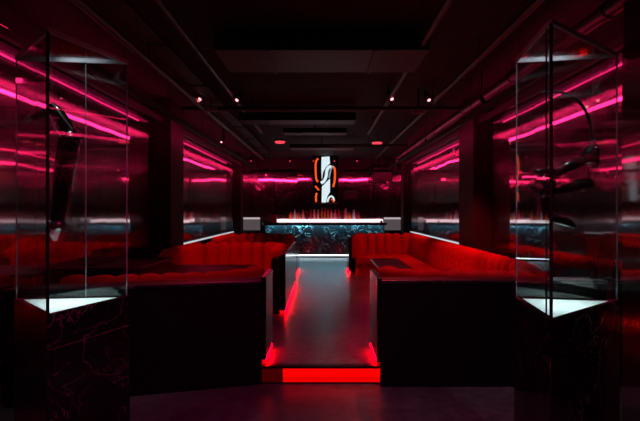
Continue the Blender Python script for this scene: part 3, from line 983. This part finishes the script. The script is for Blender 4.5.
run('ceiling_pipe', 'thick pipe along the right side of the ceiling, lit pink near the glass case', 'pipe', [(2.18, .8, 3.12), (2.18, 12.3, 3.12)], .060)
run('ceiling_pipe', 'thin pipe left of the thick pink-lit pipe on the right ceiling', 'pipe', [(1.55, 1.5, 3.10), (1.55, 12.3, 3.10)], .03)
run('ceiling_pipe', 'thin pipe running over the right booth toward the bar', 'pipe', [(.93, 1.5, 3.14), (.93, 8.6, 3.14)], .03)
run('ceiling_pipe', 'thin pipe running along the left side of the ceiling', 'pipe', [(-1.70, 1.5, 3.06), (-1.70, 12.3, 3.06)], .035)
run('ceiling_pipe', 'thin pipe high over the left booth beside the duct', 'pipe', [(-1.22, 1.5, 3.16), (-1.22, 8.6, 3.16)], .028)
run('ceiling_pipe', 'slim cross pipe under the ceiling behind the near spotlights', 'pipe', [(-2.0, 6.1, 3.05), (2.0, 6.1, 3.05)], .03)
run('ceiling_pipe', 'slim cross pipe carrying the right pink ceiling lamp', 'pipe', [(.15, 9.2, 2.99), (1.85, 9.2, 2.99)], .028)
beam('air_duct', 'wide flat air duct crossing the dark ceiling nearest the entrance', 'air duct', -1.0, 1.0, 3.95, 4.6, 3.08, 3.24)
beam('air_duct', 'flat pale duct crossing the ceiling just behind the near spotlights', 'air duct', -1.35, .55, 6.9, 7.25, 3.05, 3.18)
beam('air_duct', 'flat pale duct crossing the ceiling in front of the left pink lamp', 'air duct', -.72, .46, 7.9, 8.2, 3.03, 3.12)
beam('air_duct', 'flat pale duct crossing the ceiling nearest the bar', 'air duct', -.75, .75, 9.9, 10.3, 3.04, 3.13)
beam('cable_tray', 'dark cable tray along the left ceiling above the glass case', 'cable tray', -1.60, -1.44, 2.0, 12.3, 3.12, 3.17)


# spotlights and lamps
def spot_fixture(label, px, py, Y, group, tilt=(0, 0), lens='lens', r=.035):
    p = at(px, py, Y)
    t = thing('ceiling_spotlight', p, label, 'spotlight', group)
    bm = bmesh.new()
    d = Vector((tilt[0], tilt[1], -1)).normalized()
    tube(bm, [p - d * .14, p - d * .10, p, ], [r * .8, r, r], 14)
    hs = link('housing', bm, M['housing'], t, smooth=True)
    bm = bmesh.new(); cyl(bm, p - d * .001, p + d * .008, r * .62, 12)
    link('lens', bm, M[lens], hs)
    bm = bmesh.new(); cyl(bm, p - d * .13, ((p - d * .13).x, (p - d * .13).y, ZC), .008, 6)
    link('stem', bm, M['housing'], t)
    return p, d


def spot_light(name, loc, target, energy, color, size_deg, blend=.6, r=.03):
    l = bpy.data.lights.new(name, 'SPOT')
    l.energy = energy; l.color = color; l.spot_size = math.radians(size_deg); l.spot_blend = blend; l.shadow_soft_size = r
    o = bpy.data.objects.new(name, l)
    COL.objects.link(o)
    o.location = loc
    o.rotation_euler = (Vector(target) - Vector(loc)).to_track_quat('-Z', 'Y').to_euler()
    return o


RED = (1., .035, .05)
near = [('left spotlight of the pair over the left booth', 200, 99, -.5), ('right spotlight of the pair over the left booth', 237, 100, -.5), ('left spotlight of the pair over the right booth', 392, 99, .35), ('right spotlight of the pair over the right booth', 429, 100, .35)]
tg = [(-1.6, 4.6, .9), (-1.2, 6.9, .8), (1.3, 4.6, .8), (1.8, 6.6, .7)]
for (lab, px, py, tl), g in zip(near, tg):
    p, d = spot_fixture(lab, px, py, 5.8, 'near ceiling spotlights', (tl, -.55))
    spot_light('red_spot', p + d * .03, g, 195, RED, 58)
for lab, px, py, Y, g in (('single small spotlight farther back on the left ceiling', 221.5, 142, 8.4, (-1.6, 9.2, .8)), ('single small spotlight farther back on the right ceiling', 428, 145, 8.6, (1.35, 9.3, .75)), ('spotlight close to the right column under the thick pipe', 486.5, 106.5, 5.2, (1.9, 6.0, .9))):
    p, d = spot_fixture(lab, px, py, Y, 'farther ceiling spotlights', (-.3 if px < 322 else .3, -.6), r=.03)
    spot_light('red_spot', p + d * .03, g, 195, RED, 74)
for k, px in enumerate((251, 290, 313.5, 334.5, 357, 397)):
    spot_fixture('tiny red ceiling light before the bar wall, %s from the left' % ords[k], px, 161, 12.4, 'tiny red lights over the bar', (0, -.5), 'dot', .03)
for lab, px, py in (('glowing pink lamp on the ceiling, left of the screen', 280, 143), ('glowing pink lamp on the ceiling, right of the screen', 377, 144)):
    p = at(px, py, 9.3)
    t = thing('ceiling_lamp', p, lab, 'ceiling lamp', 'glowing pink ceiling lamps')
    bm = bmesh.new(); lathe(bm, [(.05, .03), (.15, .03), (.13, .06), (.04, .08)], p, 20); link('shade', bm, M['housing'], t, smooth=True)
    bm = bmesh.new(); lathe(bm, [(.045, -.004), (.10, .0), (.11, .03)], p, 20); link('diffuser', bm, M['dot'], t, smooth=True)
    bm = bmesh.new(); cyl(bm, p + Vector((0, 0, .08)), (p.x, p.y, ZC), .008, 6); link('stem', bm, M['housing'], t)
for lab, px, py in (('small pale box under the ceiling over the left booth', 211, 109.5), ('small pale box under the ceiling over the right booth', 418, 111.5)):
    p = at(px, py, 6.0)
    t = thing('ceiling_box', p, lab, 'junction box', 'pale boxes under the ceiling')
    box('casing', p.x - .085, p.x + .085, 5.96, 6.02, p.z - .03, p.z + .03, M['grey_box'], t, bevel=.006)
    box('ceiling_mount', p.x - .01, p.x + .01, 5.98, 6.0, p.z + .03, ZC, M['housing'], t)
a, b = at(373, 181, 13.2), at(392.5, 167, 13.2)
t = thing('hanging_speaker', ((a.x + b.x) / 2, 13.2, a.z), 'black box speaker hanging near the ceiling right of the screen', 'speaker')
box('cabinet', a.x, b.x, 13.2, 13.5, a.z, b.z, M['matt_black'], t, bevel=.01)
box('grille', a.x + .03, b.x - .03, 13.19, 13.2, a.z + .03, b.z - .03, M['housing'], t)
box('ceiling_mount', (a.x + b.x) / 2 - .02, (a.x + b.x) / 2 + .02, 13.33, 13.37, b.z, ZC, M['housing'], t)

for c, tz in ((cL, 1.75), (cR, 1.9)):  # unseen white lamps, added for highlights on the robots and top rails
    lp = (c.x * .97, c.y - .16, 3.2)
    t = thing('added_downlight', lp, 'unseen white lamp added to light the %s glass case' % ('left' if c.x < 0 else 'right'), 'downlight')
    bm = bmesh.new(); cyl(bm, (lp[0], lp[1], 3.23), (lp[0], lp[1], ZC), .05); link('housing', bm, M['housing'], t, smooth=True)
    spot_light('white_fill_spot', lp, (c.x, c.y, tz), 105, (.9, .97, 1.), 74, 1., .03)

# unseen magenta lamp, added to tint the entrance floor purple
t = thing('added_downlight', (0, 1.2, 3.15), 'unseen magenta lamp added to tint the entrance floor', 'downlight')
bm = bmesh.new(); cyl(bm, (0, 1.2, 3.17), (0, 1.2, ZC), .06); link('housing', bm, M['housing'], t, smooth=True)
spot_light('magenta_fill_spot', (0, 1.2, 3.14), (0, 2.6, 0), 135, (1., .03, .32), 120, .8, .05)

# ------------------------------------------------------------------ world, camera, view
w = bpy.data.worlds.new('world'); S.world = w
w.use_nodes = True
w.node_tree.nodes['Background'].inputs[0].default_value = (.4, .1, .2, 1)
w.node_tree.nodes['Background'].inputs[1].default_value = .002

cam = bpy.data.cameras.new('camera')
co = bpy.data.objects.new('camera', cam); COL.objects.link(co)
co.location = (0, 0, H); co.rotation_euler = (PI / 2, 0, 0)
cam.sensor_width = 36; cam.lens = F / 640 * 36
cam.shift_x = -(CX - 320) / 640; cam.shift_y = -(210.5 - CY) / 640
cam.clip_start = .05
S.camera = co
S.view_settings.view_transform = 'Standard'
S.view_settings.look = 'None'
S.view_settings.exposure = 0
S.view_settings.gamma = 1
S.view_settings.use_curve_mapping = False
S.cycles.use_denoising = True
S.cycles.max_bounces = 10
S.cycles.glossy_bounces = 8
S.cycles.transparent_max_bounces = 24
S.cycles.sample_clamp_indirect = 4
S.cycles.caustics_reflective = True
